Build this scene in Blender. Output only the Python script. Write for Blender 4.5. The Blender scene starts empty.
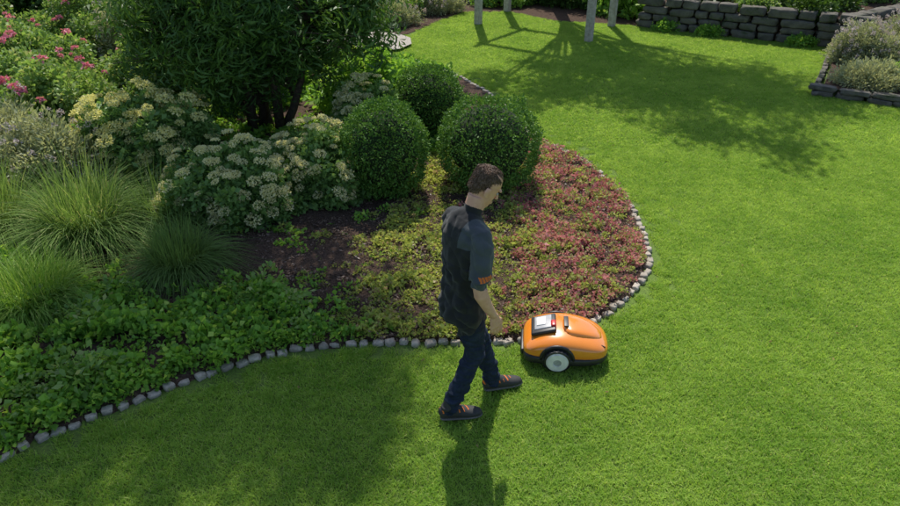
import bpy, math, random
import numpy as np
from mathutils import Vector, Matrix, noise as mnoise
random.seed(7); rng=np.random.default_rng(7)
scene=bpy.context.scene
COL=scene.collection

# ---------------------------------------------------------------- materials
def mix(nt,f,a,b,mode='MIX'):
    n=nt.nodes.new('ShaderNodeMixRGB'); n.blend_type=mode
    for s,v in ((0,f),(1,a),(2,b)):
        if hasattr(v,'links') or hasattr(v,'is_output'): nt.links.new(v,n.inputs[s])
        elif s==0: n.inputs[0].default_value=v
        else: n.inputs[s].default_value=(*v,1) if len(v)==3 else v
    return n.outputs[0]
def math_n(nt,op,a,b=0.0,clamp=False):
    n=nt.nodes.new('ShaderNodeMath'); n.operation=op; n.use_clamp=clamp
    for s,v in ((0,a),(1,b)):
        if hasattr(v,'is_output'): nt.links.new(v,n.inputs[s])
        else: n.inputs[s].default_value=v
    return n.outputs[0]
def pos_noise(nt,scale,detail=3,rough=.55):
    g=nt.nodes.new('ShaderNodeNewGeometry'); n=nt.nodes.new('ShaderNodeTexNoise')
    n.inputs['Scale'].default_value=scale; n.inputs['Detail'].default_value=detail; n.inputs['Roughness'].default_value=rough
    nt.links.new(g.outputs['Position'],n.inputs['Vector']); return n.outputs['Fac']
def ramp(nt,f,lo,hi):
    n=nt.nodes.new('ShaderNodeMapRange'); nt.links.new(f,n.inputs[0])
    n.inputs[1].default_value=lo; n.inputs[2].default_value=hi; return n.outputs[0]
def new_mat(name):
    m=bpy.data.materials.new(name); m.use_nodes=True
    nt=m.node_tree; bs=nt.nodes['Principled BSDF']; return m,nt,bs
def leaf_mat(name,c1,c2,c3=None,trans=.35,rough=.5,ns=1.2,tcol=1.25,spec=.35,c3pos=.5,g_=1.0,ns2=None,tb=.6,bw=.5):
    c1=tuple(min(.85,x*g_) for x in c1); c2=tuple(min(.85,x*g_) for x in c2)
    if c3 is not None: c3=tuple(min(.85,x*g_) for x in c3)
    m,nt,bs=new_mat(name); out=nt.nodes['Material Output']
    g=nt.nodes.new('ShaderNodeNewGeometry'); o=nt.nodes.new('ShaderNodeObjectInfo')
    r=math_n(nt,'FRACT',math_n(nt,'ADD',g.outputs['Random Per Island'],o.outputs['Random']))
    big=ramp(nt,pos_noise(nt,ns,3),.35,.65)
    if ns2: big=math_n(nt,'ADD',math_n(nt,'MULTIPLY',big,.5),math_n(nt,'MULTIPLY',ramp(nt,pos_noise(nt,ns2,4,.65),.38,.62),.5))
    f=math_n(nt,'ADD',math_n(nt,'MULTIPLY',r,1-bw),math_n(nt,'MULTIPLY',big,bw))
    col=mix(nt,f,c1,c2)
    if c3 is not None:
        f3=ramp(nt,math_n(nt,'FRACT',math_n(nt,'ADD',math_n(nt,'MULTIPLY',r,7.3),math_n(nt,'MULTIPLY',big,.4))),c3pos,min(1,c3pos+.15))
        col=mix(nt,f3,col,c3)
    nt.links.new(col,bs.inputs['Base Color']); bs.inputs['Roughness'].default_value=rough
    bs.inputs['Specular IOR Level'].default_value=spec
    t=nt.nodes.new('ShaderNodeBsdfTranslucent')
    tc=mix(nt,1.0,col,(tcol*1.08,tcol,tcol*tb),'MULTIPLY'); nt.links.new(tc,t.inputs['Color'])
    ms=nt.nodes.new('ShaderNodeMixShader'); ms.inputs[0].default_value=trans
    nt.links.new(bs.outputs[0],ms.inputs[1]); nt.links.new(t.outputs[0],ms.inputs[2]); nt.links.new(ms.outputs[0],out.inputs[0])
    return m
def solid_mat(name,c,rough=.6,c2=None,ns=20,spec=.5,bump=0,bs_scale=60,metal=0,coat=0,sheen=0,bd=.01):
    m,nt,bs=new_mat(name)
    if c2 is None: c2=tuple(x*.75 for x in c)
    col=mix(nt,ramp(nt,pos_noise(nt,ns,5,.6),.35,.65),c2,c)
    nt.links.new(col,bs.inputs['Base Color']); bs.inputs['Roughness'].default_value=rough
    bs.inputs['Specular IOR Level'].default_value=spec; bs.inputs['Metallic'].default_value=metal
    bs.inputs['Coat Weight'].default_value=coat; bs.inputs['Coat Roughness'].default_value=.08
    bs.inputs['Sheen Weight'].default_value=sheen
    if bump:
        b=nt.nodes.new('ShaderNodeBump'); b.inputs['Strength'].default_value=bump; b.inputs['Distance'].default_value=bd
        nt.links.new(pos_noise(nt,bs_scale,4),b.inputs['Height']); nt.links.new(b.outputs[0],bs.inputs['Normal'])
    return m

# ---------------------------------------------------------------- mesh helpers
def obj_from(name,V,F,mats,mi=None,smooth=False,parent=None,link=True):
    me=bpy.data.meshes.new(name); me.from_pydata([tuple(v) for v in V],[],F)
    for m in mats: me.materials.append(m)
    if mi is not None: me.polygons.foreach_set('material_index',np.asarray(mi,dtype=np.int32))
    if smooth: me.polygons.foreach_set('use_smooth',np.ones(len(me.polygons),dtype=bool))
    me.update(); ob=bpy.data.objects.new(name,me)
    if link: COL.objects.link(ob)
    if parent: ob.parent=parent
    return ob
def quads_mesh(name,V,mats,mi=None):
    V=np.asarray(V,dtype=np.float32).reshape(-1,3); n=len(V)//4
    me=bpy.data.meshes.new(name); me.vertices.add(n*4); me.vertices.foreach_set('co',V.ravel())
    me.loops.add(n*4); me.loops.foreach_set('vertex_index',np.arange(n*4,dtype=np.int32))
    me.polygons.add(n); me.polygons.foreach_set('loop_start',np.arange(0,n*4,4,dtype=np.int32))
    try: me.polygons.foreach_set('loop_total',np.full(n,4,dtype=np.int32))
    except Exception: pass
    for m in mats: me.materials.append(m)
    if mi is not None: me.polygons.foreach_set('material_index',np.asarray(mi,dtype=np.int32))
    me.update(calc_edges=True); me.validate(); return me
def add_obj(name,me,parent=None,link=True):
    ob=bpy.data.objects.new(name,me)
    if link: COL.objects.link(ob)
    if parent: ob.parent=parent
    return ob
def empty(name,loc=(0,0,0)):
    e=bpy.data.objects.new(name,None); e.empty_display_size=.2; COL.objects.link(e); e.location=loc; return e
def nrm(a): return a/np.maximum(np.linalg.norm(a,axis=-1,keepdims=True),1e-9)
def leaf_quads(C,A,L,W,droop=.15):
    n=len(C); A=nrm(A); R=rng.normal(size=(n,3)); S=nrm(np.cross(A,R)); N=np.cross(S,A)
    L=np.broadcast_to(np.asarray(L).reshape(-1,1),(n,1)); W=np.broadcast_to(np.asarray(W).reshape(-1,1),(n,1))
    mid=C+A*L*.5+N*L*droop*.5
    tip=C+A*L; tip[:,2]-=(L*droop)[:,0]
    return np.stack([C,mid+S*W*.5,tip,mid-S*W*.5],axis=1).reshape(-1,3)
def rand_dir(n):
    return nrm(rng.normal(size=(n,3)))
def source(name,meshes):
    c=bpy.data.collections.new(name)
    for i,me in enumerate(meshes):
        o=bpy.data.objects.new(f'{name}_{i:02d}',me); c.objects.link(o)
    return c
_groups={}
def gn_group(coll):
    if coll.name in _groups: return _groups[coll.name]
    g=bpy.data.node_groups.new('scatter_'+coll.name,'GeometryNodeTree')
    g.interface.new_socket('Geometry',in_out='INPUT',socket_type='NodeSocketGeometry')
    g.interface.new_socket('Geometry',in_out='OUTPUT',socket_type='NodeSocketGeometry')
    gi=g.nodes.new('NodeGroupInput'); go=g.nodes.new('NodeGroupOutput')
    ip=g.nodes.new('GeometryNodeInstanceOnPoints'); ci=g.nodes.new('GeometryNodeCollectionInfo')
    ci.inputs['Collection'].default_value=coll; ci.inputs['Separate Children'].default_value=True; ci.inputs['Reset Children'].default_value=True
    def at(nm,ty):
        n=g.nodes.new('GeometryNodeInputNamedAttribute'); n.data_type=ty; n.inputs['Name'].default_value=nm
        return [o for o in n.outputs if o.enabled and o.name=='Attribute'][0]
    L=g.links
    L.new(gi.outputs[0],ip.inputs['Points']); L.new(ci.outputs[0],ip.inputs['Instance'])
    ip.inputs['Pick Instance'].default_value=True
    L.new(at('idx','INT'),ip.inputs['Instance Index']); L.new(at('rot','FLOAT_VECTOR'),ip.inputs['Rotation'])
    L.new(at('scl','FLOAT_VECTOR'),ip.inputs['Scale']); L.new(ip.outputs[0],go.inputs[0])
    _groups[coll.name]=g; return g
def scatter(name,P,rot,scl,coll,parent=None,idx=None):
    P=np.asarray(P,dtype=np.float32); n=len(P)
    me=bpy.data.meshes.new(name); me.vertices.add(n); me.vertices.foreach_set('co',P.ravel())
    a=me.attributes.new('rot','FLOAT_VECTOR','POINT'); a.data.foreach_set('vector',np.asarray(rot,dtype=np.float32).ravel())
    scl=np.asarray(scl,dtype=np.float32)
    if scl.ndim==1: scl=np.repeat(scl[:,None],3,1)
    a=me.attributes.new('scl','FLOAT_VECTOR','POINT'); a.data.foreach_set('vector',scl.ravel())
    if idx is None: idx=rng.integers(0,len(coll.objects),n)
    a=me.attributes.new('idx','INT','POINT'); a.data.foreach_set('value',np.asarray(idx,dtype=np.int32))
    ob=add_obj(name,me,parent); md=ob.modifiers.new('scatter','NODES'); md.node_group=gn_group(coll); return ob
def inpoly(P,poly):
    x,y=P[:,0],P[:,1]; r=np.zeros(len(P),bool); n=len(poly); j=n-1
    for i in range(n):
        xi,yi=poly[i]; xj,yj=poly[j]
        c=((yi>y)!=(yj>y))&(x<(xj-xi)*(y-yi)/(yj-yi+1e-12)+xi); r^=c; j=i
    return r
def dist_line(P,line):
    d=np.full(len(P),1e9)
    for a,b in zip(line[:-1],line[1:]):
        a=np.array(a);b=np.array(b);ab=b-a
        t=np.clip(((P-a)@ab)/(ab@ab),0,1); d=np.minimum(d,np.linalg.norm(P-(a+t[:,None]*ab),axis=1))
    return d
def smooth_line(pts,step):
    P=[Vector((x,y,0)) for x,y in pts]; out=[]
    for i in range(len(P)-1):
        p0=P[max(i-1,0)];p1=P[i];p2=P[i+1];p3=P[min(i+2,len(P)-1)]
        for k in range(12):
            t=k/12
            out.append(.5*((2*p1)+(p2-p0)*t+(2*p0-5*p1+4*p2-p3)*t*t+(-p0+3*p1-3*p2+p3)*t**3))
    out.append(P[-1]); res=[out[0]]; acc=0; last=out[0]
    for q in out[1:]:
        d=(q-last).length
        while acc+d>=step:
            f=(step-acc)/d; last=last.lerp(q,f); res.append(last.copy()); d=(q-last).length; acc=0
        acc+=d; last=q
    return [(p.x,p.y) for p in res]
def tube(pts,rad,seg=8,V=None,F=None):
    if V is None: V=[];F=[]
    pts=[Vector(p) for p in pts]; base=len(V)
    for i,p in enumerate(pts):
        t=(pts[min(i+1,len(pts)-1)]-pts[max(i-1,0)]).normalized()
        ref=Vector((1,0,0)) if abs(t.x)<.8 else Vector((0,1,0))
        s=t.cross(ref).normalized(); u=t.cross(s)
        for k in range(seg):
            a=2*math.pi*k/seg; V.append(p+(s*math.cos(a)+u*math.sin(a))*rad[i])
    for i in range(len(pts)-1):
        for k in range(seg):
            a=base+i*seg+k;b=base+i*seg+(k+1)%seg; F.append((a,b,b+seg,a+seg))
    F.append(tuple(base+k for k in range(seg))[::-1]); F.append(tuple(base+(len(pts)-1)*seg+k for k in range(seg)))
    return V,F
def box(V,F,c,s,rz=0):
    b=len(V); co,si=math.cos(rz),math.sin(rz)
    for dx in(-1,1):
        for dy in(-1,1):
            for dz in(-1,1):
                x,y=dx*s[0]/2,dy*s[1]/2; V.append(Vector((c[0]+x*co-y*si,c[1]+x*si+y*co,c[2]+dz*s[2]/2)))
    for f in((0,1,3,2),(4,6,7,5),(0,4,5,1),(2,3,7,6),(0,2,6,4),(1,5,7,3)): F.append(tuple(b+i for i in f))
def _cube_sphere(n):
    V=[];F=[];idx={}
    def vid(p):
        k=tuple(round(c,5) for c in p)
        if k not in idx: idx[k]=len(V); V.append(p)
        return idx[k]
    for ax in range(3):
        for s in(-1,1):
            for i in range(n):
                for j in range(n):
                    q=[]
                    for a,b in((0,0),(1,0),(1,1),(0,1)):
                        u=-1+2*(i+a)/n; v=-1+2*(j+b)/n; p=[0,0,0]; p[ax]=s; p[(ax+1)%3]=u; p[(ax+2)%3]=v; q.append(vid(tuple(p)))
                    F.append(tuple(q) if s>0 else tuple(q[::-1]))
    return np.array(V,float),F
CSV,CSF=_cube_sphere(5)
def rocks(items,rnd=.55,rough=.06):
    V=[];F=[]
    sph=nrm(CSV)
    for c,s,rz,seed in items:
        P=sph*rnd+CSV*(1-rnd)*.86
        o=seed*7.13
        d=np.array([1+rough*2*mnoise.noise(Vector(p)*1.4+Vector((o,o*.3,0)))+rough*mnoise.noise(Vector(p)*3.5+Vector((o,0,o))) for p in P])
        P=P*d[:,None]*np.array(s); co,si=math.cos(rz),math.sin(rz)
        tl=mnoise.noise(Vector((o,1,2)))*.25
        x=P[:,0]*co-P[:,1]*si; y=P[:,0]*si+P[:,1]*co; z=P[:,2]+P[:,0]*tl*.4
        b=len(V); V.extend(zip(x+c[0],y+c[1],z+c[2])); F.extend(tuple(b+i for i in f) for f in CSF)
    return V,F

# ---------------------------------------------------------------- layout (metres; camera stands at the origin, 3.36 m up)
BORDER=[(-3.9,2.25),(-3.45,2.6),(-3.1,2.93),(-2.85,3.18),(-2.69,3.37),(-2.49,3.50),(-2.23,3.70),(-1.98,3.88),(-1.64,4.10),(-1.31,4.27),(-.858,4.37),(-.39,4.39),(0,4.39),(.39,4.40),(.715,4.47),(1.01,4.58),(1.235,4.72),(1.505,5.01),(1.737,5.34),(1.87,5.66),(1.936,6.09),(1.95,6.63),(1.88,7.26),(1.71,7.93),(1.47,8.41),(1.18,8.80),(.95,9.5),(.75,10.4),(.45,11.2),(0,12.0),(-.55,12.7),(-1.05,13.2),(-1.9,13.6)]
bl=smooth_line(BORDER,.1)
BED=bl+[(-14,14.5),(-14,2.25)]
RB=[(5.72,10.75),(6.98,13.05),(7.5,13.75),(14,18),(14,6.2),(6.75,10.2)]
BACK=[(-14,14.2),(-1.9,13.9),(-.9,14.9),(-.4,15.9),(.3,17.2),(1.4,17.3),(2.3,16.3),(4.3,15.65),(7.6,13.65),(14,18),(40,40),(-40,40)]

# ---------------------------------------------------------------- ground
m,nt,bs=new_mat('soil_under_lawn'); 
c=mix(nt,ramp(nt,pos_noise(nt,.7,4),.35,.65),(.10,.17,.025),(.15,.24,.03)); c=mix(nt,ramp(nt,pos_noise(nt,60,4),.4,.7),c,(.06,.09,.02))
nt.links.new(c,bs.inputs['Base Color']); bs.inputs['Roughness'].default_value=1; M_ground=m
def mulch_mat(name,a,b,c3):
    m,nt,bs=new_mat(name)
    c=mix(nt,ramp(nt,pos_noise(nt,45,6,.7),.35,.62),a,b); c=mix(nt,ramp(nt,pos_noise(nt,110,4,.7),.55,.7),c,c3)
    nt.links.new(c,bs.inputs['Base Color']); bs.inputs['Roughness'].default_value=1; bs.inputs['Specular IOR Level'].default_value=.1
    b_=nt.nodes.new('ShaderNodeBump'); b_.inputs['Strength'].default_value=1; b_.inputs['Distance'].default_value=.03
    nt.links.new(pos_noise(nt,50,6,.7),b_.inputs['Height']); nt.links.new(b_.outputs[0],bs.inputs['Normal']); return m
M_mulch=mulch_mat('bark_mulch',(.045,.030,.022),(.13,.085,.062),(.24,.17,.13))
M_gravel=mulch_mat('gravel',(.35,.31,.26),(.62,.57,.50),(.75,.7,.62))
obj_from('ground',[(-300,-300,0),(300,-300,0),(300,300,0),(-300,300,0)],[(0,1,2,3)],[M_ground])
def sheet(name,poly,z,mat,step=.12,amp=.0,bound=None,rise=0):
    P=np.array(poly); x0,y0=P.min(0);x1,y1=P.max(0)
    if bound: x0,x1,y0,y1=bound
    nx=int((x1-x0)/step)+1; ny=int((y1-y0)/step)+1
    X,Y=np.meshgrid(np.linspace(x0,x1,nx),np.linspace(y0,y1,ny)); Q=np.stack([X.ravel(),Y.ravel()],1)
    ins=inpoly(Q,poly)
    d=dist_line(Q,list(poly)+[poly[0]]) if rise or amp else np.zeros(len(Q))
    Z=np.where(ins,z+rise*np.clip(d/.6,0,1),-.05)
    if amp: Z=Z+np.where(ins,amp*np.array([mnoise.noise(Vector((a*2.2,b*2.2,0)))+.5*mnoise.noise(Vector((a*7,b*7,3))) for a,b in Q]),0)
    F=[]
    I=ins.reshape(ny,nx)
    for j in range(ny-1):
        for i in range(nx-1):
            if I[j:j+2,i:i+2].any(): a=j*nx+i; F.append((a,a+1,a+nx+1,a+nx))
    return obj_from(name,np.column_stack([Q,Z]),F,[mat],smooth=True)
sheet('flower_bed_soil',BED,.03,M_mulch,.09,.018,bound=(-9,2.2,2.2,14.4),rise=.03)
GP=[(-3.6,13.35),(-1.25,13.35),(-.95,13.5),(-.75,13.9),(-.8,14.4),(-1.1,14.8),(-3.6,15.3)]
obj_from('gravel_path',[(x,y,.066) for x,y in GP],[tuple(range(len(GP)))],[M_gravel])
Q=[(2.3,16.3),(4.3,15.75),(7.6,13.8),(7.9,14.3),(14,17.9),(14,30),(-30,30),(-30,14.6),(-1.9,14.6),(-.9,14.95),(-.4,15.9),(.3,17.2),(1.4,17.3)]
obj_from('background_soil',[(x,y,.012) for x,y in Q],[tuple(range(len(Q)))],[M_mulch])
obj_from('raised_bed_soil',[(4.35,15.9,.5),(7.75,13.95,.5),(12,14.5,.5),(18,28,.9),(4.35,28,.9)],[(0,1,2,3,4)],[M_mulch])

# ---------------------------------------------------------------- lawn: square turf tiles inside, small tufts along the edges
M_grass=leaf_mat('lawn_blade',(.175,.355,.038),(.45,.62,.125),(.60,.62,.24),trans=.5,rough=.65,ns=1.1,ns2=6,c3pos=.86,spec=.15,tcol=1.25,tb=.7,bw=.68)
def blades(C,h0,h1,w,lean):
    n=len(C); C=np.column_stack([C,np.full(n,-.004)])
    hn=np.array([mnoise.noise(Vector((a*22,b*22,3))) for a,b in C[:,:2]])
    H=(h0+(h1-h0)*rng.random(n))*(1+.5*hn); ld=rng.normal(size=(n,2))*lean
    side=rng.random(n)*np.pi; S=np.column_stack([np.cos(side),np.sin(side),np.zeros(n)])*(w*(.7+.6*rng.random(n)))[:,None]*.5
    T=C+np.column_stack([ld*H[:,None],H])
    Mi=C+np.column_stack([ld*H[:,None]*.3,H*.55])
    return np.concatenate([np.stack([C-S,C+S,Mi+S*.85,Mi-S*.85],1),np.stack([Mi-S*.85,Mi+S*.85,T+S*.2,T-S*.2],1)]).reshape(-1,3)
TS=.4
def disc(n,R): r=R*np.sqrt(rng.random(n)); t=rng.random(n)*6.283; return np.column_stack([r*np.cos(t),r*np.sin(t)])
srcs=[quads_mesh(f'tile{i}',blades((rng.random((2500,2))-.5)*TS,.014,.036,.0047,.75),[M_grass]) for i in range(8)]
srcs+=[quads_mesh(f'tile_far{i}',blades((rng.random((1300,2))-.5)*TS,.016,.036,.0075,.75),[M_grass]) for i in range(4)]
srcs+=[quads_mesh(f'tuft{i}',blades(disc(90,.06),.014,.036,.0047,.75),[M_grass]) for i in range(6)]
turf=source('turf',srcs)
def lawn_ok(P,marg=0.):
    k=~inpoly(P,BED)&~inpoly(P,RB)&~inpoly(P,BACK)
    return k&(dist_line(P,bl)>.050+marg)
gx,gy=np.meshgrid(np.arange(-5.2,13.4,TS)+TS/2,np.arange(1.8,18.4,TS)+TS/2); T=np.column_stack([gx.ravel(),gy.ravel()])
T=T[np.abs(T[:,0])<1.4+.72*(T[:,1]*.9+1.68)]
full=np.ones(len(T),bool)
for ax in(-1,0,1):
    for ay in(-1,0,1): full&=lawn_ok(T+np.array([ax,ay])*TS/2,0)
part_t=T[~full]; T=T[full]
E=(part_t[:,None,:]+(rng.random((len(part_t),32,2))-.5)*TS).reshape(-1,2); E=E[lawn_ok(E,.02)]
far=T[:,1]>8.5
idx=np.concatenate([np.where(far,rng.integers(8,12,len(T)),rng.integers(0,8,len(T))),rng.integers(12,18,len(E))])
P=np.vstack([T,E]); n=len(P)
rz_=np.concatenate([rng.integers(0,4,len(T))*math.pi/2,rng.random(len(E))*6.28])
sc=np.column_stack([np.concatenate([np.full(len(T),1.03),np.ones(len(E))])]*2+[np.ones(n)*(.92+.16*rng.random(n))])
scatter('lawn',np.column_stack([P,np.full(n,.004)]),np.column_stack([np.zeros((n,2)),rz_]),sc,turf,idx=idx)

# ---------------------------------------------------------------- stones, walls
def stone_mat(name,a,b,d,moss=None):
    m,nt,bs=new_mat(name)
    c=mix(nt,ramp(nt,pos_noise(nt,7,4),.35,.65),a,b); c=mix(nt,ramp(nt,pos_noise(nt,70,6,.7),.5,.75),c,d)
    if moss: c=mix(nt,ramp(nt,pos_noise(nt,3.5,6,.7),.52,.66),c,moss)
    nt.links.new(c,bs.inputs['Base Color']); bs.inputs['Roughness'].default_value=.95
    b_=nt.nodes.new('ShaderNodeBump'); b_.inputs['Strength'].default_value=.7; b_.inputs['Distance'].default_value=.012
    nt.links.new(pos_noise(nt,55,6,.7),b_.inputs['Height']); nt.links.new(b_.outputs[0],bs.inputs['Normal']); return m
M_stone=stone_mat('cobble_stone',(.30,.26,.21),(.56,.49,.40),(.20,.18,.15))
items=[]; sl=smooth_line(BORDER,.104)
for i in range(len(sl)-1):
    (x,y),(x2,y2)=sl[i],sl[i+1]; a=math.atan2(y2-y,x2-x)
    L=random.uniform(.034,.056)
    items.append(((x+random.uniform(-.016,.016),y+random.uniform(-.014,.014),.012+random.uniform(-.010,.006)),(L,random.uniform(.028,.042),random.uniform(.026,.034)),a+random.uniform(-.35,.35),i+1))
V,F=rocks(items,.5,.13); obj_from('stone_border',V,F,[M_stone],smooth=True)
M_wall=stone_mat('wall_stone',(.09,.083,.07),(.19,.17,.14),(.05,.046,.04),(.045,.06,.025))
def stone_wall(name,p0,p1,h,rowh,lo,hi,th=.16):
    p0=Vector((*p0,0));p1=Vector((*p1,0)); d=(p1-p0); L=d.length; d.normalize(); a=math.atan2(d.y,d.x); items=[]; z=0; k=0
    while z<h-.01:
        x=random.uniform(-.2,0); rh=rowh*random.uniform(.8,1.2)
        while x<L:
            l=random.uniform(lo,hi); c=p0+d*(x+l/2)
            items.append(((c.x,c.y+random.uniform(-.03,.03),z+rh/2),(l/2*1.04,th,rh/2*random.uniform(1.0,1.12)),a+random.uniform(-.04,.04),k)); k+=1; x+=l
        z+=rh
    V,F=rocks(items,.3,.09); return obj_from(name,V,F,[M_wall],smooth=True)
stone_wall('dry_stone_wall',(4.2,15.7),(7.6,13.75),.58,.16,.25,.7)
stone_wall('dry_stone_wall',(7.6,13.75),(9.4,14.9),.58,.16,.25,.7)
stone_wall('stone_edging',(5.76,10.78),(10.5,8.0),.17,.09,.25,.5,.09)
stone_wall('stone_edging',(5.76,10.85),(7.05,13.1),.09,.09,.2,.35,.05)
obj_from('corner_bed_soil',[(5.85,10.8,.12),(10.6,8.1,.12),(14,14,.12),(7.5,13.6,.12),(7.1,13.0,.12)],[(0,1,2,3,4)],[M_mulch])

# ---------------------------------------------------------------- foliage sources
def clump(n,R,L,W,out=.8,up=.4,droop=.2,flat=1.):
    D=rand_dir(n); P=D*(R*rng.random((n,1))**.5); P[:,2]*=flat
    A=D*out+rand_dir(n)*.7; A[:,2]+=up
    return leaf_quads(P,A,L*(.7+.6*rng.random(n)),W*(.7+.6*rng.random(n)),droop)
def src(name,mat,nvar,*a,**k): return source(name,[quads_mesh(f'{name}{i}',clump(*a,**k),[mat]) for i in range(nvar)])
M_willow=leaf_mat('dark_shrub_leaf',(.022,.055,.012),(.06,.12,.022),trans=.3,tcol=1.3,g_=1.9)
M_tree=leaf_mat('tree_leaf',(.03,.07,.012),(.07,.13,.02),trans=.3,g_=1.4)
M_box=leaf_mat('box_leaf',(.020,.060,.011),(.075,.145,.026),trans=.25,rough=.55,ns=9,g_=2.1,spec=.2)
M_rose=leaf_mat('rose_leaf',(.05,.10,.022),(.13,.20,.05),(.18,.20,.09),trans=.4,g_=2.3,c3pos=.8)
M_sedl=leaf_mat('sedum_leaf',(.06,.125,.035),(.13,.21,.06),trans=.35,g_=1.9)
M_cover=leaf_mat('cover_leaf_green',(.05,.12,.018),(.14,.25,.035),(.22,.30,.05),trans=.4,ns=2,g_=2.2,c3pos=.82)
M_cover2=leaf_mat('cover_leaf_lime',(.15,.20,.04),(.30,.33,.08),(.24,.17,.10),trans=.4,ns=3,c3pos=.8,g_=1.7,tb=.8)
M_red=leaf_mat('cover_leaf_red',(.30,.085,.095),(.56,.26,.25),(.30,.35,.12),trans=.35,ns=2.5,c3pos=.57,tcol=1.1,g_=1.3,tb=.9)
M_pale=leaf_mat('pale_perennial_leaf',(.11,.14,.08),(.24,.25,.15),trans=.35,g_=2.)
M_cream=leaf_mat('cream_flower',(.62,.62,.34),(.85,.83,.55),trans=.4,ns=8,tcol=1.1)
M_yel=leaf_mat('yellow_flower',(.68,.67,.28),(.85,.83,.46),trans=.4,ns=8,tcol=1.1)
M_pink=leaf_mat('pink_flower',(.72,.14,.28),(.85,.40,.50),trans=.3,ns=8,tcol=1)
M_lav=leaf_mat('lavender_flower',(.45,.38,.42),(.66,.58,.60),trans=.3,ns=8,tcol=1)
M_og=leaf_mat('ornamental_grass_blade',(.08,.15,.035),(.19,.28,.075),(.36,.36,.17),trans=.4,c3pos=.86,g_=1.45,spec=.15,rough=.7)
M_og2=leaf_mat('ornamental_grass_dark',(.06,.12,.03),(.13,.20,.055),trans=.4,g_=1.5,spec=.15)
M_og3=leaf_mat('ornamental_grass_fresh',(.09,.18,.025),(.19,.30,.055),(.32,.36,.12),trans=.4,g_=1.5,spec=.15,c3pos=.86)
M_bark=solid_mat('bark',(.13,.10,.07),.95,(.06,.045,.033),25,.2,.8,60)
M_stem=solid_mat('plant_stem',(.10,.14,.05),.8)
S_willow=src('willow_twig',M_willow,5,48,.17,.11,.02,out=.9,up=-.1,droop=.35)
S_tree=src('tree_twig',M_tree,5,50,.28,.10,.065)
S_rose=src('rose_twig',M_rose,5,40,.10,.05,.034)
S_sed=src('sedum_twig',M_sedl,5,34,.085,.065,.038)
S_pale=src('pale_twig',M_pale,5,46,.12,.065,.016,up=.9)
S_cov=src('cover_green',M_cover,6,28,.07,.040,.032,out=.5,up=.5,flat=.55)
S_cov2=src('cover_lime',M_cover2,6,32,.05,.028,.023,out=.5,up=.6,flat=.5)
S_red=src('cover_red',M_red,6,32,.05,.029,.022,out=.5,up=.7,flat=.6)
S_big=src('broad_leaf',M_cover,5,26,.12,.13,.06)
def head_mesh(name,mat,R,n,sz,flat=.45):
    D=rand_dir(n); D[:,2]=np.abs(D[:,2]); P=D*R*(.7+.35*rng.random((n,1))); P[:,2]*=flat
    return quads_mesh(name,leaf_quads(P,D*.5+rand_dir(n)*.9,sz*(.7+.6*rng.random(n)),sz*.9,.1),[mat])
S_cream=source('cream_head',[head_mesh(f'ch{i}',M_cream,.05,150,.015,.4) for i in range(4)])
S_yel=source('yellow_head',[head_mesh(f'yh{i}',M_yel,.06,160,.018,.5) for i in range(4)])
S_pink=source('pink_head',[head_mesh(f'ph{i}',M_pink,.032,34,.03,.8) for i in range(4)])
S_lav=source('lav_head',[head_mesh(f'lh{i}',M_lav,.02,30,.014,2.2) for i in range(3)])

def out_rot(D,jit=.4):
    n=len(D); th=np.arccos(np.clip(D[:,2],-1,1)); ph=np.arctan2(D[:,1],D[:,0])
    return np.column_stack([rng.normal(size=n)*jit,th,ph])
def lumps(D,seed,f=2.2,amp=.25):
    return 1+amp*np.array([mnoise.noise(Vector(d)*f+Vector((seed,seed*.7,1))) for d in D])
def bush(name,loc,rx,ry,h,S,n,sc,flowers=None,seed=1.,z0=.1,stem=M_stem,nst=14,shell=.6):
    e=empty(name,loc)
    D=rand_dir(n); D[:,2]=np.abs(D[:,2])*1.0; D=nrm(D); r=(shell+(1-shell)*rng.random(n)**.6)*lumps(D,seed,2.6,.4)
    P=D*r[:,None]*np.array([rx,ry,h-z0]); P[:,2]+=z0*rng.random(n)
    scatter('foliage',P,out_rot(D),sc*(.7+.6*rng.random(n)),S,e)
    V=[];F=[]
    for i in range(nst):
        a=random.random()*6.28; q=random.uniform(.2,.8); z=h*random.uniform(.5,.9)
        tube([(0,0,-.03),(rx*q*.35*math.cos(a),ry*q*.35*math.sin(a),z*.45),(rx*q*math.cos(a),ry*q*math.sin(a),z)],[.012,.009,.004],5,V,F)
    obj_from('stems',V,F,[stem],parent=e)
    if flowers:
        FS,nf,fs,zmin=flowers
        D=rand_dir(nf*4); D=D[D[:,2]>zmin][:nf]; r=1.02*lumps(D,seed,2.6,.4)+.07*rng.random(len(D))
        P=D*r[:,None]*np.array([rx,ry,h-z0*.5]); P[:,2]+=z0+.02
        U=nrm(D*np.array([.6,.6,1])+np.array([0,0,.8]))
        scatter('flower_heads',P,out_rot(U,.15),fs*(.55+.8*rng.random(len(D))),FS,e)
    return e

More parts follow.
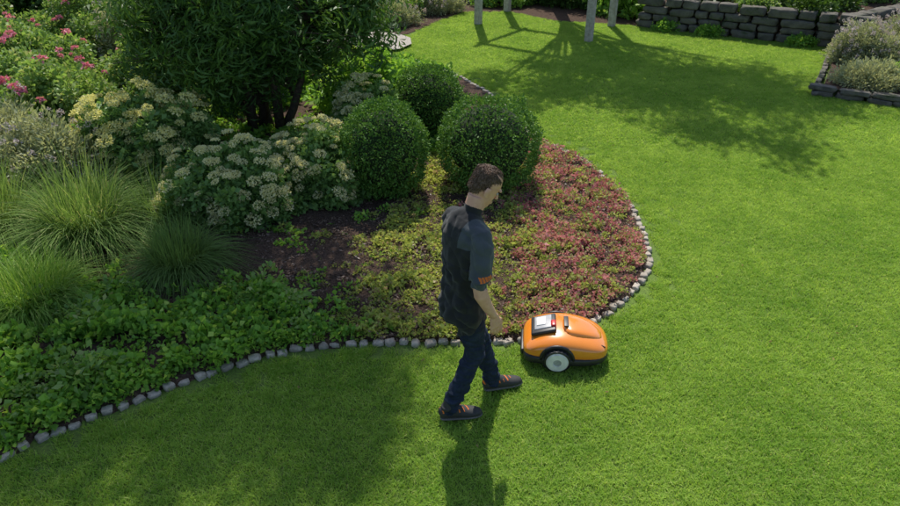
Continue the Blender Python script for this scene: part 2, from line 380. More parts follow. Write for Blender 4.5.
def box_ball(loc,rx,h,seed):
    e_n=13500; D=rand_dir(e_n); sq=(np.abs(D)**3).sum(1)**(1/3); r=(1/sq)**.35
    r=r*lumps(D,seed,3.,.12)*lumps(D,seed+5,9.,.09)*lumps(D,seed+9,18.,.07)*(1-.13*rng.random(e_n)**1.5)*(1+.06*(rng.random(e_n)>.9)*rng.random(e_n))
    P=D*r[:,None]*np.array([rx,rx,h/2]); P[:,2]+=h/2
    V=leaf_quads(P,D*.6+rand_dir(e_n)*.8+np.array([0,0,.25]),.031*(.6+.8*rng.random(e_n)),.020,.1)
    k=V[:,2]<0; V[k,2]=.0
    nv=len(V)//4; U=[]
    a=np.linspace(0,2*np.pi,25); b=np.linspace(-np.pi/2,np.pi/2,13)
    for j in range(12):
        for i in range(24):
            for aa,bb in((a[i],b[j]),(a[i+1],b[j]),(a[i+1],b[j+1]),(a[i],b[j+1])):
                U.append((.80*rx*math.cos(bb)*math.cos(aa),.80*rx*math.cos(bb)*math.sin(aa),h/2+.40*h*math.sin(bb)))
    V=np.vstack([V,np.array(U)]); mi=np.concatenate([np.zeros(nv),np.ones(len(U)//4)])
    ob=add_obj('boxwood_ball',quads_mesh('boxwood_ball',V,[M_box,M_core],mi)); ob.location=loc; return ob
M_core=solid_mat('box_dark_core',(.022,.042,.011),1)  # plain dark ellipsoid filling the ball behind gaps between leaves
box_ball((-.71,7.10,.02),.455,1.06,1.3); box_ball((.435,7.33,.02),.55,1.03,4.1); box_ball((-.29,8.95,.02),.44,.92,8.2)

def og(name,loc,n,L,spread,mat,w=.006,R0=.1,k=6):
    th=rng.random(n)*2*np.pi; q=rng.random(n)**.7; ln=L*(.4+.65*rng.random(n)); st=(q*spread)
    b=np.column_stack([np.cos(th),np.sin(th)])*(R0*rng.random(n)**.5)[:,None]
    th2=th+rng.normal(size=n)*.6; dirx,diry=np.cos(th2),np.sin(th2)
    rows=[]; kk=rng.normal(size=(n,2))*.07*L
    s=np.linspace(0,1,k+1)
    for t in s:
        rad=ln*st*(t**1.4)*.95; z=ln*(t*(1-.25*st)-st*.78*t**2.4)
        rows.append(np.column_stack([b[:,0]+dirx*rad+kk[:,0]*t*t,b[:,1]+diry*rad+kk[:,1]*t*t,np.maximum(z,.01)]))
    W=w*(.7+.6*rng.random(n)); S=np.column_stack([-diry,dirx,np.zeros(n)])+rng.normal(size=(n,3))*.3; S=nrm(S)*W[:,None]*.5
    Q=[]
    for i in range(k):
        w0=1-.85*s[i]**2;w1=1-.85*s[i+1]**2
        Q.append(np.stack([rows[i]-S*w0,rows[i]+S*w0,rows[i+1]+S*w1,rows[i+1]-S*w1],1))
    ob=add_obj(name,quads_mesh(name,np.concatenate(Q).reshape(-1,3),[mat])); ob.location=loc; return ob
og('fountain_grass',(-3.55,6.05,.05),2800,1.05,1.1,M_og,.008,.28)
og('fountain_grass',(-2.45,5.45,.05),1900,.66,1.15,M_og2,.007,.22)
og('fountain_grass',(-3.5,4.9,.05),2400,.62,1.15,M_og3,.007,.28)
og('fountain_grass',(-4.5,6.2,.05),1900,1.0,1.1,M_og,.008,.25)
og('fountain_grass',(-2.95,6.3,.05),1100,.8,1.1,M_og2,.007,.2)

bush('flowering_sedum',(-2.25,6.75,.03),.72,.62,.60,S_sed,750,1.,(S_cream,140,1.15,.05),3.1)
bush('flowering_sedum',(-1.45,7.15,.03),.62,.6,.66,S_sed,650,1.,(S_cream,130,1.1,.05),5.4)
bush('flowering_sedum',(-1.05,8.5,.03),.5,.45,.75,S_sed,380,1.,(S_cream,75,1.15,.1),9.4)
bush('yellow_hydrangea',(-3.55,7.75,.03),.75,.6,.85,S_sed,650,1.1,(S_yel,130,1.3,.1),6.6)
for i,(x,y,rx,h,nf) in enumerate([(-6.2,10.2,1.0,1.1,38),(-6.3,12.4,1.2,1.2,34),(-4.9,8.6,.7,1.0,24),(-4.5,10.6,.8,1.0,20),(-7.6,11.2,1.,1.2,28),(-5.6,9.0,.8,1.0,26)]):
    bush('rose_bush',(x,y,.03),rx,rx*.85,h,S_rose,int(700*rx),1.2,(S_pink,nf,1.2,.0),2.7*i+1)
bush('pale_perennial',(-4.45,7.15,.03),.65,.5,.75,S_pale,480,1.1,(S_lav,70,1.2,.1),3.3)
bush('pale_perennial',(-5.3,7.6,.03),.7,.6,.85,S_pale,480,1.1,(S_lav,70,1.2,.1),4.3)
bush('pale_perennial',(-5.2,11.9,.03),.7,.6,1.3,S_pale,420,1.3,(S_lav,90,1.5,.1),8.3)
bush('pale_perennial',(-3.9,9.4,.03),.5,.5,.9,S_rose,300,1.1,(S_yel,14,.7,.1),7.3)
bush('broadleaf_shrub',(-1.25,9.9,.03),.62,.6,.85,S_big,260,1.,None,4.9)
bush('broadleaf_shrub',(-.85,10.9,.03),.5,.5,.5,S_cov,280,1.4,None,7.9)
bush('broadleaf_shrub',(-.35,10.2,.03),.4,.5,.4,S_cov2,240,1.6,None,8.9)
bush('broadleaf_shrub',(-3.2,10.8,.03),.9,.8,1.2,S_big,340,1.2,None,2.9)

def cover(name,poly,dens,S,sc,z,jit=.25,prob=None,hv=.035,edge=.05):
    P=np.array(poly); x0,y0=P.min(0);x1,y1=P.max(0); n=int((x1-x0)*(y1-y0)*dens)
    Q=np.column_stack([x0+(x1-x0)*rng.random(n),y0+(y1-y0)*rng.random(n)])
    W_=Q+.22*np.array([[mnoise.noise(Vector((a*1.6,b*1.6,9))),mnoise.noise(Vector((a*1.6,b*1.6,19)))] for a,b in Q])+rng.normal(size=Q.shape)*.09
    k=inpoly(W_,poly)&inpoly(Q,BED)&(np.abs(Q[:,0])<1.6+.72*(Q[:,1]*.9+1.68)); Q=Q[k]; Q=Q[dist_line(Q,bl)>edge]
    if prob is not None:
        nz=np.array([mnoise.noise(Vector((a*prob[0],b*prob[0],5))) for a,b in Q]); Q=Q[nz+.35*(rng.random(len(Q))-.5)>prob[1]]
    n=len(Q); h_=np.array([mnoise.noise(Vector((a*3,b*3,1))) for a,b in Q])
    s=sc*(.7+.6*rng.random(n))*(1+.5*h_); zz=z+hv*h_
    scatter(name,np.column_stack([Q,zz]),np.column_stack([rng.normal(size=(n,2))*jit,rng.random(n)*6.28]),s,S)
REDP=[(.62,8.9),(.75,6.9),(.62,5.6),(.55,4.3),(2.2,4.3),(2.2,8.9)]
cover('red_ground_cover',REDP,185,S_red,1.12,.07)
cover('red_ground_cover',[(.05,4.3),(.7,4.3),(.95,6),(.8,7.2),(.2,7.2)],85,S_red,1.05,.075,prob=(3,-.1))
LIMEP=[(-.95,4.3),(-.6,6.3),(-.3,8.3),(.2,8.9),(1.0,8.9),(.85,6.9),(.75,5.6),(.65,4.3)]
cover('lime_ground_cover',LIMEP,185,S_cov2,1.12,.07)
cover('lime_ground_cover',REDP,70,S_cov2,1.05,.085,prob=(4,-.05))
GREENP=[(-9,1.6),(-9,6.4),(-4,5.6),(-2.6,5.0),(-1.8,5.1),(-1.2,4.85),(-.6,4.2),(-1.3,3.9),(-2.3,3.0),(-4.2,1.4)]
cover('green_ground_cover',GREENP,140,S_cov,1.28,.10,hv=.08,jit=.4)
cover('green_ground_cover',GREENP,35,S_rose,1.0,.15,prob=(1.5,.1),hv=.12,jit=.4,edge=.15)
# low leaves spilling to the stones
Qb=[]
for (x,y),(x2,y2) in zip(bl[:-1],bl[1:]):
    t=Vector((x2-x,y2-y)).normalized(); nx_,ny_=-t.y,t.x
    if x<.6 and y<5.0:
        for k in range(3): d=random.uniform(.045,.22); Qb.append((x+nx_*d+random.uniform(-.05,.05),y+ny_*d,random.uniform(.035,.06)))
Qb=np.array(Qb); kb=inpoly(Qb[:,:2],BED); Qb=Qb[kb]; L_=Qb[:,0]<-.75
for nm,kk,S in (('green_ground_cover',L_,S_cov),('lime_ground_cover',~L_,S_cov2)):
    q=Qb[kk]; scatter(nm,q,np.column_stack([rng.normal(size=(len(q),2))*.3,rng.random(len(q))*6.28]),.7+.5*rng.random(len(q)),S)
cover('green_ground_cover',[(-2.2,6.4),(-.3,6.6),(-.5,4.2),(-2.2,4.0)],60,S_cov,.85,.055,prob=(2.8,.08))
cover('lime_ground_cover',[(-2.0,6.2),(-.3,6.6),(-.5,4.3),(-1.8,4.2)],60,S_cov2,1.0,.06,prob=(3.5,.12))
cover('green_ground_cover',[(-9,6),(-9,14),(-1.5,14),(0,12),(.9,9.2),(-.2,8.),(-2,8),(-4,7)],50,S_cov,1.6,.09,prob=(1.2,-.1))
M_chip=leaf_mat('bark_chip',(.06,.035,.024),(.24,.16,.115),trans=0,ns=10)
S_chip=source('chip',[quads_mesh(f'chip{i}',leaf_quads(np.column_stack([rng.normal(size=(16,2))*.05,rng.random(16)*.01]),rand_dir(16)*np.array([1,1,.2]),.03,.014,0),[M_chip]) for i in range(4)])
cover('bark_chips',[(-2.8,7),(2.2,8.5),(2.2,4.3),(-2.6,4.3)],130,S_chip,1.,.055,hv=.0)
# a few dry leaves dropped on the grass beside the bed
M_dry=leaf_mat('dry_leaf',(.22,.14,.05),(.42,.30,.12),trans=.2,ns=8)
C=np.column_stack([rng.uniform(-2.6,6,110),rng.uniform(2.6,11,110)]); C=C[lawn_ok(C,.1)]
C=np.column_stack([C,np.full(len(C),.032)]); D=rand_dir(len(C))*np.array([1,1,.25])
add_obj('fallen_leaves',quads_mesh('fallen_leaves',leaf_quads(C,D,.022+.018*rng.random(len(C)),.014,.05),[M_dry]))
# ---------------------------------------------------------------- trees
def tree(name,loc,h,tr,crowns,S,n,sc,bark,seed,stems=1,hole=-.12):
    e=empty(name,loc); V=[];F=[]
    r=random.Random(seed)
    for sI in range(stems):
        a=r.random()*6.28; o=.0 if stems==1 else .18
        cx,cy,cz=crowns[sI%len(crowns)][0]
        p0=Vector((o*math.cos(a),o*math.sin(a),-.05)); p3=Vector((cx,cy,cz))
        pts=[p0.lerp(p3,t)+Vector((r.uniform(-.1,.1),r.uniform(-.1,.1),0))*(1 if 0<t<1 else 0) for t in(0,.25,.5,.75,1)]
        tube(pts,[tr,tr*.8,tr*.65,tr*.45,tr*.2],9,V,F)
        for c,(rx,ry,rz) in crowns:
            for k in range(5):
                t=r.uniform(.35,.95); b=p0.lerp(p3,t); d=Vector((c[0]+r.uniform(-.8,.8)*rx,c[1]+r.uniform(-.8,.8)*ry,c[2]+r.uniform(-.6,.8)*rz))
                tube([b,b.lerp(d,.5)+Vector((0,0,.1)),d],[tr*.32,tr*.2,tr*.06],6,V,F)
    obj_from('trunk_and_limbs',V,F,[bark],smooth=True,parent=e)
    tot=sum(a[1][0]*a[1][1]*a[1][2] for a in crowns); PP=[];DD=[]
    for i,(c,rr) in enumerate(crowns):
        m=int(n*rr[0]*rr[1]*rr[2]/tot); D=rand_dir(m); q=rng.random(m)**.45*lumps(D,seed+i*3,2.4,.5)
        P=D*q[:,None]*np.array(rr)+np.array(c)
        g=np.array([mnoise.noise(Vector(p)*1.5+Vector((seed,0,0))) for p in P]); k=g>hole
        PP.append(P[k]);DD.append(D[k])
    P=np.vstack(PP);D=np.vstack(DD); k=P[:,2]>.25; P=P[k];D=D[k]
    scatter('crown',P,out_rot(D,.5),sc*(.7+.6*rng.random(len(P))),S,e); return e
tree('willow_leaved_tree',(-2.45,8.95,0),5,.07,[((-.25,0,1.5),(1.35,1.05,1.0)),((.75,.1,1.6),(.95,.9,.85)),((.6,0,5.2),(1.25,1.0,.75)),((1.0,-.1,6.7),(1.1,1.0,.9)),((-1.0,.1,1.4),(.8,.8,.7)),((-.3,.2,6.4),(1.0,.9,.6)),((-.2,0,7.3),(.8,.7,.6))],S_willow,2300,1.25,M_bark,3,stems=6,hole=-.08)  # high crowns out of view, gap below; shaped to shade lawn, keep flowers sunlit
tree('deciduous_tree',(2.7,19.2,0),7,.2,[((-.5,-3.0,6.),(1.5,1.5,1.1)),((1.4,-2.6,7.2),(1.9,1.6,1.)),((-1.8,-3.4,6.2),(1.0,1.0,.7)),((2.3,-4.0,6.2),(1.3,1.1,.8)),((.6,-4.8,6.4),(1.0,1.0,.6)),((1.4,-5.6,6.3),(.8,.8,.5)),((.5,-1.2,6.8),(1.2,1.,.8))],S_tree,950,1.1,M_bark,11,hole=.02)

bgs=[(-9.5,13,1.6,1.8),(-8,15.5,1.8,2.2),(-5.6,15.5,1.6,2.),(-3.6,16.3,1.2,1.6),(-9.5,10,1.4,1.5),(-1.6,17,1.0,.9),(1.4,19.8,1.5,1.6),(3.2,18.6,1.2,1.2),(4.4,17.2,1.,1.1),(-11,12,2,2.2)]
for i,(x,y,r,h) in enumerate(bgs): bush('background_shrub',(x,y,.0),r,r,h,S_rose if i in (0,2,5) else (S_tree if i%2 else S_big),int(190*r*r)+110,1.3 if i in(0,2,5) else 1.,(S_cream,30,1.5,0) if i in (1,2) else None,i*1.9)
for i,(x,y,r,h) in enumerate([(5.6,16.2,.6,.5),(6.6,15.6,.6,.45),(7.7,15.2,.7,.5),(8.8,16.2,.9,.9),(6.8,17.6,1.2,1.),(10,17,1.4,1.3),(5.2,15.6,.3,.25),(6.3,15.0,.35,.25),(7.2,14.5,.35,.3)]): bush('wall_top_shrub',(x,y,.5),r,r,h,S_rose if i%2 else S_tree,int((420 if i%2 else 120)*r),1.2 if i%2 else .8,(S_pink,8,1.2,0) if i in(1,3) else None,i*2.3+.5)
for i,(x,y) in enumerate([(4.6,15.3),(5.4,14.85),(6.9,13.95)]): bush('wall_foot_plant',(x,y,0),.28,.2,.22,S_cov,60,1.2,None,i+.7,nst=5)
bush('lavender_shrub',(7.25,12.35,.1),.55,.5,.62,S_pale,560,1.,(S_lav,160,1.2,.1),2.2)
bush('lavender_shrub',(8.3,12.6,.1),.7,.6,.8,S_pale,560,1.,(S_lav,150,1.2,.1),5.2)
bush('low_shrub',(6.75,11.0,.1),.6,.45,.3,S_pale,300,1.1,None,5.1)
bush('low_shrub',(7.5,10.9,.1),.6,.5,.4,S_cov,300,1.1,None,6.1)
bush('low_shrub',(8.3,10.3,.1),.6,.5,.4,S_rose,320,1.1,None,6.8)
bush('lavender_shrub',(-1.5,15.9,.02),.7,.5,.5,S_pale,380,1.1,(S_lav,80,1.4,.1),5.9)
bush('lavender_shrub',(-.5,17.3,.02),.7,.5,.6,S_pale,380,1.1,(S_lav,80,1.4,.1),1.9)
bush('low_shrub',(1.3,18.2,.02),.8,.6,.6,S_cov,320,1.5,None,5.5)

# ---------------------------------------------------------------- pergola
M_wood=solid_mat('weathered_post_wood',(.55,.49,.42),.8,(.36,.31,.25),14,.3,.4,80)
e=empty('pergola'); V=[];F=[]
corners=[(.62,15.9),(2.78,14.3),(1.36,17.3),(3.52,15.7)]; rz=math.atan2(-1.6,2.16)
for x,y in corners: box(V,F,(x,y,1.2),(.13,.13,2.4),rz)
obj_from('posts',V,F,[M_wood],parent=e); V=[];F=[]
for a,b in((0,1),(2,3)):
    (x,y),(x2,y2)=corners[a],corners[b]; box(V,F,((x+x2)/2,(y+y2)/2,2.475),(3.0,.09,.145),rz)
for a,b in((0,2),(1,3)):
    (x,y),(x2,y2)=corners[a],corners[b]; box(V,F,((x+x2)/2,(y+y2)/2,2.60),(.08,2.0,.10),rz+.02)
obj_from('beams',V,F,[M_wood],parent=e)

# ---------------------------------------------------------------- robotic mower
M_or=solid_mat('orange_plastic',(.86,.27,.025),.24,(.84,.25,.022),5,.5,coat=1.)
M_blk=solid_mat('black_plastic',(.02,.02,.022),.45)
M_wht=solid_mat('white_wheel',(.82,.81,.77),.45,(.68,.67,.63),30)
M_gry=solid_mat('grey_plastic',(.42,.43,.44),.4)
M_redp=solid_mat('red_button',(.55,.02,.02),.35)
mw=empty('robotic_lawn_mower',(.87,4.28,.012)); mw.rotation_euler=(0,0,math.radians(-6))
def loft(name,secs,mat,parent,seg=28,pw=2.6,sub=1):
    V=[];F=[]
    for x,w,z0,z1 in secs:
        cz=(z0+z1)/2;hz=(z1-z0)/2
        for k in range(seg):
            a=2*math.pi*k/seg; c,s=math.cos(a),math.sin(a)
            p=pw if s>0 else 5.
            V.append((x,w*math.copysign(abs(c)**(2/p),c),cz+hz*math.copysign(abs(s)**(2/p),s)))
    for i in range(len(secs)-1):
        for k in range(seg): a=i*seg+k;b=i*seg+(k+1)%seg; F.append((a,b,b+seg,a+seg))
    F.append(tuple(range(seg))[::-1]); F.append(tuple((len(secs)-1)*seg+k for k in range(seg)))
    F=[f[::-1] for f in F]
    o=obj_from(name,V,F,[mat],smooth=True,parent=parent)
    if sub: md=o.modifiers.new('s','SUBSURF'); md.levels=sub; md.render_levels=sub
    return o
loft('chassis',[(-.31,.12,.05,.10),(-.305,.19,.04,.12),(-.27,.225,.035,.125),(-.1,.24,.035,.125),(.1,.24,.035,.12),(.24,.21,.035,.115),(.31,.14,.045,.10),(.325,.08,.05,.09)],M_blk,mw,pw=4)
loft('shell',[(-.315,.09,.09,.13),(-.305,.17,.08,.155),(-.27,.205,.075,.19),(-.20,.222,.07,.228),(-.10,.23,.07,.256),(0,.23,.07,.262),(.10,.226,.07,.248),(.19,.214,.07,.222),(.26,.187,.072,.19),(.305,.14,.078,.155),(.325,.07,.09,.125)],M_or,mw)
loft('raised_hood',[(-.03,.05,.2,.268),(0,.12,.2,.283),(.08,.125,.2,.279),(.16,.11,.19,.255),(.23,.085,.16,.222),(.28,.04,.14,.18)],M_or,mw,pw=3)
def slab(name,c,size,ry,mat,bev=.012):
    V=[];F=[]; box(V,F,(0,0,0),size); o=obj_from(name,V,F,[mat],parent=mw,smooth=True); o.location=c; o.rotation_euler=(0,ry,0)
    b=o.modifiers.new('b','BEVEL'); b.width=bev; b.segments=3; return o
slab('console',(-.165,0,.243),(.19,.22,.03),math.radians(-17),M_blk)
slab('display_cover',(-.17,.01,.258),(.13,.16,.012),math.radians(-17),M_gry,.005)
slab('display_screen',(-.185,.02,.262),(.07,.10,.006),math.radians(-17),M_wht,.002)
slab('stop_button',(-.095,-.03,.282),(.04,.08,.026),math.radians(-8),M_redp,.012)
slab('carry_handle',(.0,.0,.286),(.035,.13,.010),0,M_blk,.004)
slab('vent_slot',(.25,-.12,.17),(.09,.012,.022),math.radians(25),M_blk,.005)
slab('rear_bumper',(-.315,0,.075),(.03,.26,.05),0,M_blk,.012)
def wheel(x,y,r,w,side):
    V=[];F=[];mi=[]
    prof=[(r*.3,w/2+.004),(r*.32,w/2+.01),(r*.74,w/2+.006),(r*.78,w/2-.004),(r*.83,w/2),(r*.95,w/2-.004),(r,w/2-.014),(r,-w/2+.01),(r*.9,-w/2),(r*.2,-w/2)]
    n=40
    for i,(rr,yy) in enumerate(prof):
        for k in range(n):
            a=2*math.pi*k/n; g=1-(.05 if (k%2 and i in(6,7)) else 0); V.append((rr*g*math.cos(a),side*yy,rr*g*math.sin(a)))
    for i in range(len(prof)-1):
        for k in range(n): a=i*n+k;b=i*n+(k+1)%n; F.append((a,b,b+n,a+n)); mi.append(0 if i<4 else 1)
    F.append(tuple(range(n))); mi.append(2); F.append(tuple((len(prof)-1)*n+k for k in range(n))); mi.append(1)
    o=obj_from('wheel',V,F,[M_wht,M_blk,M_gry],mi,parent=mw); o.location=(x,y,r); return o
for sd in(-1,1):
    wheel(-.06,sd*.235,.098,.055,sd)
    wheel(.24,sd*.12,.04,.03,sd)
    V=[];F=[]
    pts=[(-.06+.118*math.cos(a),sd*.222,.098+.112*math.sin(a)) for a in [math.pi*(-.02+k/16*1.04) for k in range(17)]]
    tube(pts,[.013]*17,8,V,F); obj_from('wheel_arch',V,F,[M_blk],smooth=True,parent=mw)
    V,F=tube([(-.06,sd*.20,.098),(-.06,sd*.228,.098)],[.116,.116],28); obj_from('wheel_well',V,F,[M_blk],parent=mw)

# ---------------------------------------------------------------- man
PARTS=[]
def part(label,rings,ref=(1,0,0)): PARTS.append((label,[(Vector(c),a,b) for c,a,b in rings],Vector(ref)))
SH,SL,SK,JE,SHOE,HAIR=0,1,2,3,4,5
part(SH,[((-.03,0,.775),.172,.138),((-.03,0,.80),.177,.141),((-.02,0,.90),.174,.138),((-.012,0,1.02),.165,.126),((-.008,0,1.15),.172,.126),((-.006,0,1.28),.186,.133),((-.0,0,1.36),.192,.130),((.006,0,1.42),.178,.110),((.018,0,1.455),.135,.090),((.030,0,1.48),.086,.070),((.036,0,1.49),.066,.062)])
for sg in(-1,1):
    dx=.01 if sg<0 else .085; dy=0 if sg<0 else -.035
    part(SL,[((.005,sg*.11,1.405),.066,.060),((.002,sg*.155,1.40),.070,.067),((-.008+dx*.2,sg*(.187+dy*.5),1.35),.068,.068),((-.032+dx*.7,sg*(.21+dy),1.25),.066,.064),((-.05+dx,sg*(.228+dy),1.155),.067,.063)])
    part(SK,[((-.03+dx,sg*(.205+dy),1.28),.047,.047),((-.06+dx,sg*(.234+dy),1.13),.044,.043),((-.052+dx,sg*(.243+dy),1.06),.047,.044),((-.005+dx,sg*(.250+dy),.96),.037,.034),((.04+dx,sg*(.252+dy),.885),.028,.023)])
    w=Vector((.04+dx,sg*(.252+dy),.89))
    part(SK,[(w,.027,.021),(w+Vector((.006,0,-.03)),.034,.020),(w+Vector((.014,0,-.065)),.041,.018),(w+Vector((.02,0,-.095)),.042,.015)],(0,1,0))
    for k,(ox,ln) in enumerate([(.032,.074),(.009,.084),(-.014,.078),(-.037,.062)]):
        b=w+Vector((.02+ox,0,-.09)); m_=-sg
        p1=b+Vector((.006,m_*.002,-ln*.42)); p2=p1+Vector((.005,m_*.010,-ln*.33)); p3=p2+Vector((.0,m_*.014,-ln*.22))
        part(SK,[(b,.0098,.0098),(p1,.0094,.0094),(p2,.0087,.0087),(p3,.0075,.0075)])
    t0=w+Vector((.025,-sg*.004,-.03)); part(SK,[(t0,.014,.013),(t0+Vector((.034,-sg*.012,-.03)),.0118,.0118),(t0+Vector((.048,-sg*.018,-.058)),.010,.010),(t0+Vector((.049,-sg*.022,-.078)),.008,.008)])
part(SK,[((.015,0,1.43),.062,.062),((.045,0,1.51),.058,.060),((.075,0,1.59),.058,.062)])
part(JE,[((-.02,0,.80),.150,.112),((-.015,0,.92),.160,.122),((-.01,0,.99),.15,.11)])
LEG={-1:[(-.02,-.080,.86),(.0,-.085,.68),(.02,-.083,.49),(-.065,-.078,.30),(-.145,-.07,.13),(-.16,-.07,.085)],
      1:[(-.01,.080,.86),(.065,.075,.68),(.15,.063,.50),(.20,.05,.30),(.245,.035,.13),(.25,.035,.085)]}
for sg in(-1,1):
    r=[.096,.083,.064,.061,.053,.055]; part(JE,[(c,q,q*1.0) for c,q in zip(LEG[sg],r)])
def shoe(hx,hy,yaw,pitch=0):
    co,si=math.cos(yaw),math.sin(yaw)
    R=[(-.055,.026,.022,.045),(-.045,.036,.042,.055),(-.01,.042,.056,.066),(.04,.044,.054,.064),(.09,.047,.042,.053),(.14,.050,.034,.045),(.185,.046,.029,.040),(.215,.034,.022,.036),(.228,.018,.012,.032)]
    part(SHOE,[((hx+x*co,hy+x*si,z),a,b) for x,a,b,z in R],(0,0,1))
    part(SHOE,[((hx+(x*1.03)*co,hy+(x*1.03)*si,.022),a*1.08,.014) for x,a,b,z in R],(0,0,1))
    part(SHOE,[((hx,hy,.05),.045,.045),((hx,hy,.115),.048,.048)])
shoe(-.17,-.07,math.radians(-22)); shoe(.245,.035,math.radians(-14))
Hm=Matrix.Translation((.112,0,1.640))@Matrix.Rotation(math.radians(-12),4,'Z')@Matrix.Rotation(math.radians(34),4,'Y')@Matrix.Scale(1.05,4)
def hp(p): return Hm@Vector(p)
hx_ref=(Hm.to_3x3()@Vector((1,0,0))).normalized()
part(SK,[(hp((.055,0,-.118)),.026,.026),(hp((.048,0,-.10)),.042,.048),(hp((.028,0,-.06)),.060,.074),(hp((.008,0,-.01)),.070,.092),(hp((0,0,.04)),.074,.098),(hp((-.003,0,.08)),.066,.085),(hp((-.005,0,.105)),.044,.058),(hp((-.005,0,.116)),.02,.028)],hx_ref)
part(SK,[(hp((.094,0,.012)),.008,.008),(hp((.108,0,-.012)),.011,.011),(hp((.115,0,-.032)),.014,.013)])
part(SK,[(hp((.09,-.045,.026)),.008,.008),(hp((.1,0,.028)),.009,.009),(hp((.09,.045,.026)),.008,.008)])
part(SK,[(hp((.086,-.022,-.062)),.007,.007),(hp((.099,0,-.06)),.009,.009),(hp((.086,.022,-.062)),.007,.007)])
for sg in(-1,1): part(SK,[(hp((.0,sg*.079,-.035)),.008,.012),(hp((-.006,sg*.085,-.005)),.010,.021),(hp((-.008,sg*.084,.02)),.009,.016)],hx_ref)
part(HAIR,[(hp((-.062,0,-.045)),.040,.028),(hp((-.042,0,-.015)),.062,.056),(hp((-.022,0,.03)),.076,.082),(hp((-.006,0,.065)),.074,.096),(hp((.0,0,.095)),.060,.082),(hp((-.0,0,.117)),.036,.05),(hp((-.0,0,.125)),.014,.02)],hx_ref)
V=[];F=[];frames=[]
for lab,rings,ref in PARTS:
    base=len(V); seg=22; fr=[]
    for i,(c,a,b) in enumerate(rings):
        t=(rings[min(i+1,len(rings)-1)][0]-rings[max(i-1,0)][0]).normalized()
        s=ref.cross(t)
        s=s.normalized() if s.length>1e-4 else Vector((0,1,0))
        u=t.cross(s).normalized(); fr.append((c,s,u,t,a,b))
        for k in range(seg):
            q=2*math.pi*k/seg; V.append(c+s*math.cos(q)*a+u*math.sin(q)*b)
    n=len(rings)
    for i in range(n-1):
        for k in range(seg): a=base+i*seg+k;b=base+i*seg+(k+1)%seg; F.append((a,b,b+seg,a+seg))
    F.append(tuple(base+k for k in range(seg))[::-1]); F.append(tuple(base+(n-1)*seg+k for k in range(seg)))
    frames.append((lab,fr))
tmp=obj_from('tmp_body',V,F,[])
rm=tmp.modifiers.new('r','REMESH'); rm.mode='VOXEL'; rm.voxel_size=.0044
sm=tmp.modifiers.new('s','SMOOTH'); sm.factor=.5; sm.iterations=3
dg=bpy.context.evaluated_depsgraph_get(); me=bpy.data.meshes.new_from_object(tmp.evaluated_get(dg)); bpy.data.objects.remove(tmp)
nv=len(me.vertices); co=np.zeros(nv*3); me.vertices.foreach_get('co',co); co=co.reshape(-1,3)
no=np.zeros(nv*3); me.vertices.foreach_get('normal',no); no=no.reshape(-1,3)
def classify(Pt):
    best=np.full(len(Pt),1e9); lab=np.zeros(len(Pt),int)
    for l,fr in frames:
        for i in range(len(fr)-1):
            c0,s0,u0,t0,a0,b0=fr[i];c1,s1,u1,t1,a1,b1=fr[i+1]
            c0n=np.array(c0);d=np.array(c1)-c0n; tt=np.clip(((Pt-c0n)@d)/(d@d),0,1)
            cc=c0n+tt[:,None]*d; q=Pt-cc; A_=a0+(a1-a0)*tt;B_=b0+(b1-b0)*tt
            s=np.array(s0);u=np.array(u0);t=nrm(d[None])[0]
            v=(np.sqrt((q@s/A_)**2+(q@u/B_)**2+(q@t/np.minimum(A_,B_))**2)-1)*np.minimum(A_,B_)
            if l in(SH,SL): v=v-.002
            k=v<best; best[k]=v[k]; lab[k]=l
    return lab
vl=classify(co)
disp=np.zeros(nv)
for i in np.nonzero((vl==SH)|(vl==SL)|(vl==JE))[0]:
    p=co[i]
    if vl[i]==JE:
        a=mnoise.noise(Vector((p[0]*9,p[1]*9,p[2]*26))); b=mnoise.noise(Vector((p[0]*25,p[1]*25,p[2]*40+4))); amp=.009+(.007 if p[2]<.25 or .42<p[2]<.6 else 0)
    else:
        a=mnoise.noise(Vector((p[0]*11+p[2]*5,p[1]*11-p[2]*4,p[2]*9))); b=mnoise.noise(Vector((p[0]*24,p[1]*24+p[2]*12,p[2]*18))); amp=.020 if p[2]<1.2 else .010
    disp[i]=amp*(abs(a)*1.6-.3+.5*b)
for i in np.nonzero(vl==HAIR)[0]:
    p=co[i]; disp[i]=.004*mnoise.noise(Vector(p)*60)
co2=co+no*disp[:,None]; me.vertices.foreach_set('co',co2.ravel())
npoly=len(me.polygons); fc=np.zeros(npoly*3); me.polygons.foreach_get('center',fc); fc=fc.reshape(-1,3)
lab=classify(fc); mi=lab.copy()
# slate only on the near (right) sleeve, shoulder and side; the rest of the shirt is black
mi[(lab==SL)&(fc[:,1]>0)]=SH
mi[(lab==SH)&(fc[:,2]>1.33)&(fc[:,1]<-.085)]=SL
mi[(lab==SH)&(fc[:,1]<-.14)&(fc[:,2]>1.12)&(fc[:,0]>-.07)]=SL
mi[(lab==SHOE)&(fc[:,2]<.030)]=6
x_=fc[:,0]; z_=fc[:,2]
on=(lab==SL)&(fc[:,1]<-.24)&(z_>1.180)&(z_<1.206)&(x_>-.08)&(x_<.01)&(((x_+.08)/.018%1)<.75)
mi[on]=7
fo=(lab==SHOE)&(fc[:,2]>.078)&((np.abs(((fc[:,0])*30)%1-.5))<.10)&(fc[:,2]<.095); mi[fo]=7
M_shirt=solid_mat('black_shirt',(.020,.021,.024),.85,(.013,.014,.016),8,.3,.25,400,sheen=.15,bd=.002)
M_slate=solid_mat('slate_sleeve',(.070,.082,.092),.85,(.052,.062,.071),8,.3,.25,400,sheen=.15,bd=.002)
M_skin=solid_mat('skin',(.70,.40,.28),.5,(.62,.33,.225),30,.4)
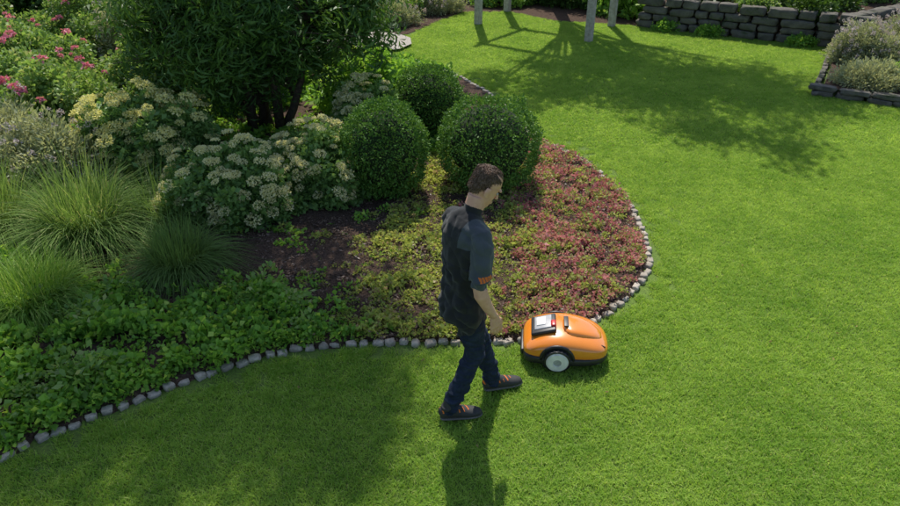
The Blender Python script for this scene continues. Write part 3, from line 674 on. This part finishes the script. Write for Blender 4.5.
M_jean=solid_mat('dark_jeans',(.026,.037,.064),.9,(.013,.020,.036),18,.2,.3,200)
M_shoe=solid_mat('shoe_black',(.035,.034,.034),.7)
M_hair=solid_mat('brown_hair',(.15,.092,.06),.7,(.08,.048,.032),120,.3,.6,250)
M_sole=solid_mat('shoe_sole',(.14,.13,.12),.8)
M_txt=solid_mat('orange_print',(.8,.18,.01),.7)
for m_ in (M_shirt,M_slate,M_skin,M_jean,M_shoe,M_hair,M_sole,M_txt): me.materials.append(m_)
me.polygons.foreach_set('material_index',mi.astype(np.int32)); me.polygons.foreach_set('use_smooth',np.ones(npoly,bool)); me.update()
man=empty('man',(.10,3.70,.012)); man.rotation_euler=(0,0,math.radians(30)); man.scale=(.995,.995,.995)
add_obj('body',me,man)
hv=np.nonzero(vl==HAIR)[0]; hv=rng.choice(hv,4500); C=co2[hv]; N=no[hv]
crown=np.array(hp((-.05,0,.12))); A_=nrm(C-crown); A_=nrm(A_-N*(A_*N).sum(1)[:,None])+N*.22+rand_dir(len(hv))*.2
M_hs=leaf_mat('hair_strand',(.08,.048,.03),(.26,.17,.115),trans=.0,ns=30,rough=.45)
add_obj('hair',quads_mesh('hair',leaf_quads(C,A_,.016,.0028,0),[M_hs]),man)
V=[];F=[]
M_eye=solid_mat('eye',(.5,.48,.45),.2)
for sg in(-1,1): tube([hp((.078,sg*.03,.004)),hp((.088,sg*.03,.004)),hp((.092,sg*.03,.004))],[.011,.009,.003],12,V,F)
obj_from('eyes',V,F,[M_eye],smooth=True,parent=man)

# ---------------------------------------------------------------- light, sky, camera
EL=math.radians(53); sd=Vector((-.035*math.cos(EL),math.cos(EL),math.sin(EL))).normalized()
w=bpy.data.worlds.new('World'); scene.world=w; w.use_nodes=True; nt=w.node_tree
sky=nt.nodes.new('ShaderNodeTexSky'); sky.sky_type='NISHITA'; sky.sun_disc=False; sky.sun_elevation=EL; sky.sun_rotation=math.radians(-2)
bg=nt.nodes['Background']; bg.inputs[1].default_value=.15; nt.links.new(sky.outputs[0],bg.inputs[0])
ld=bpy.data.lights.new('sun','SUN'); ld.energy=5; ld.angle=math.radians(.5); ld.color=(1,.95,.86)
lo=bpy.data.objects.new('sun',ld); COL.objects.link(lo); lo.rotation_euler=(-sd).to_track_quat('-Z','Y').to_euler(); lo.location=(0,10,20)
cd=bpy.data.cameras.new('camera'); cd.lens=28; cd.sensor_width=36; cd.clip_end=1000; cd.clip_start=.05
cam=bpy.data.objects.new('camera',cd); COL.objects.link(cam); cam.location=(0,0,3.36); cam.rotation_euler=(math.radians(60),0,0); scene.camera=cam
scene.view_settings.view_transform='Standard'; scene.view_settings.look='None'; scene.view_settings.exposure=0
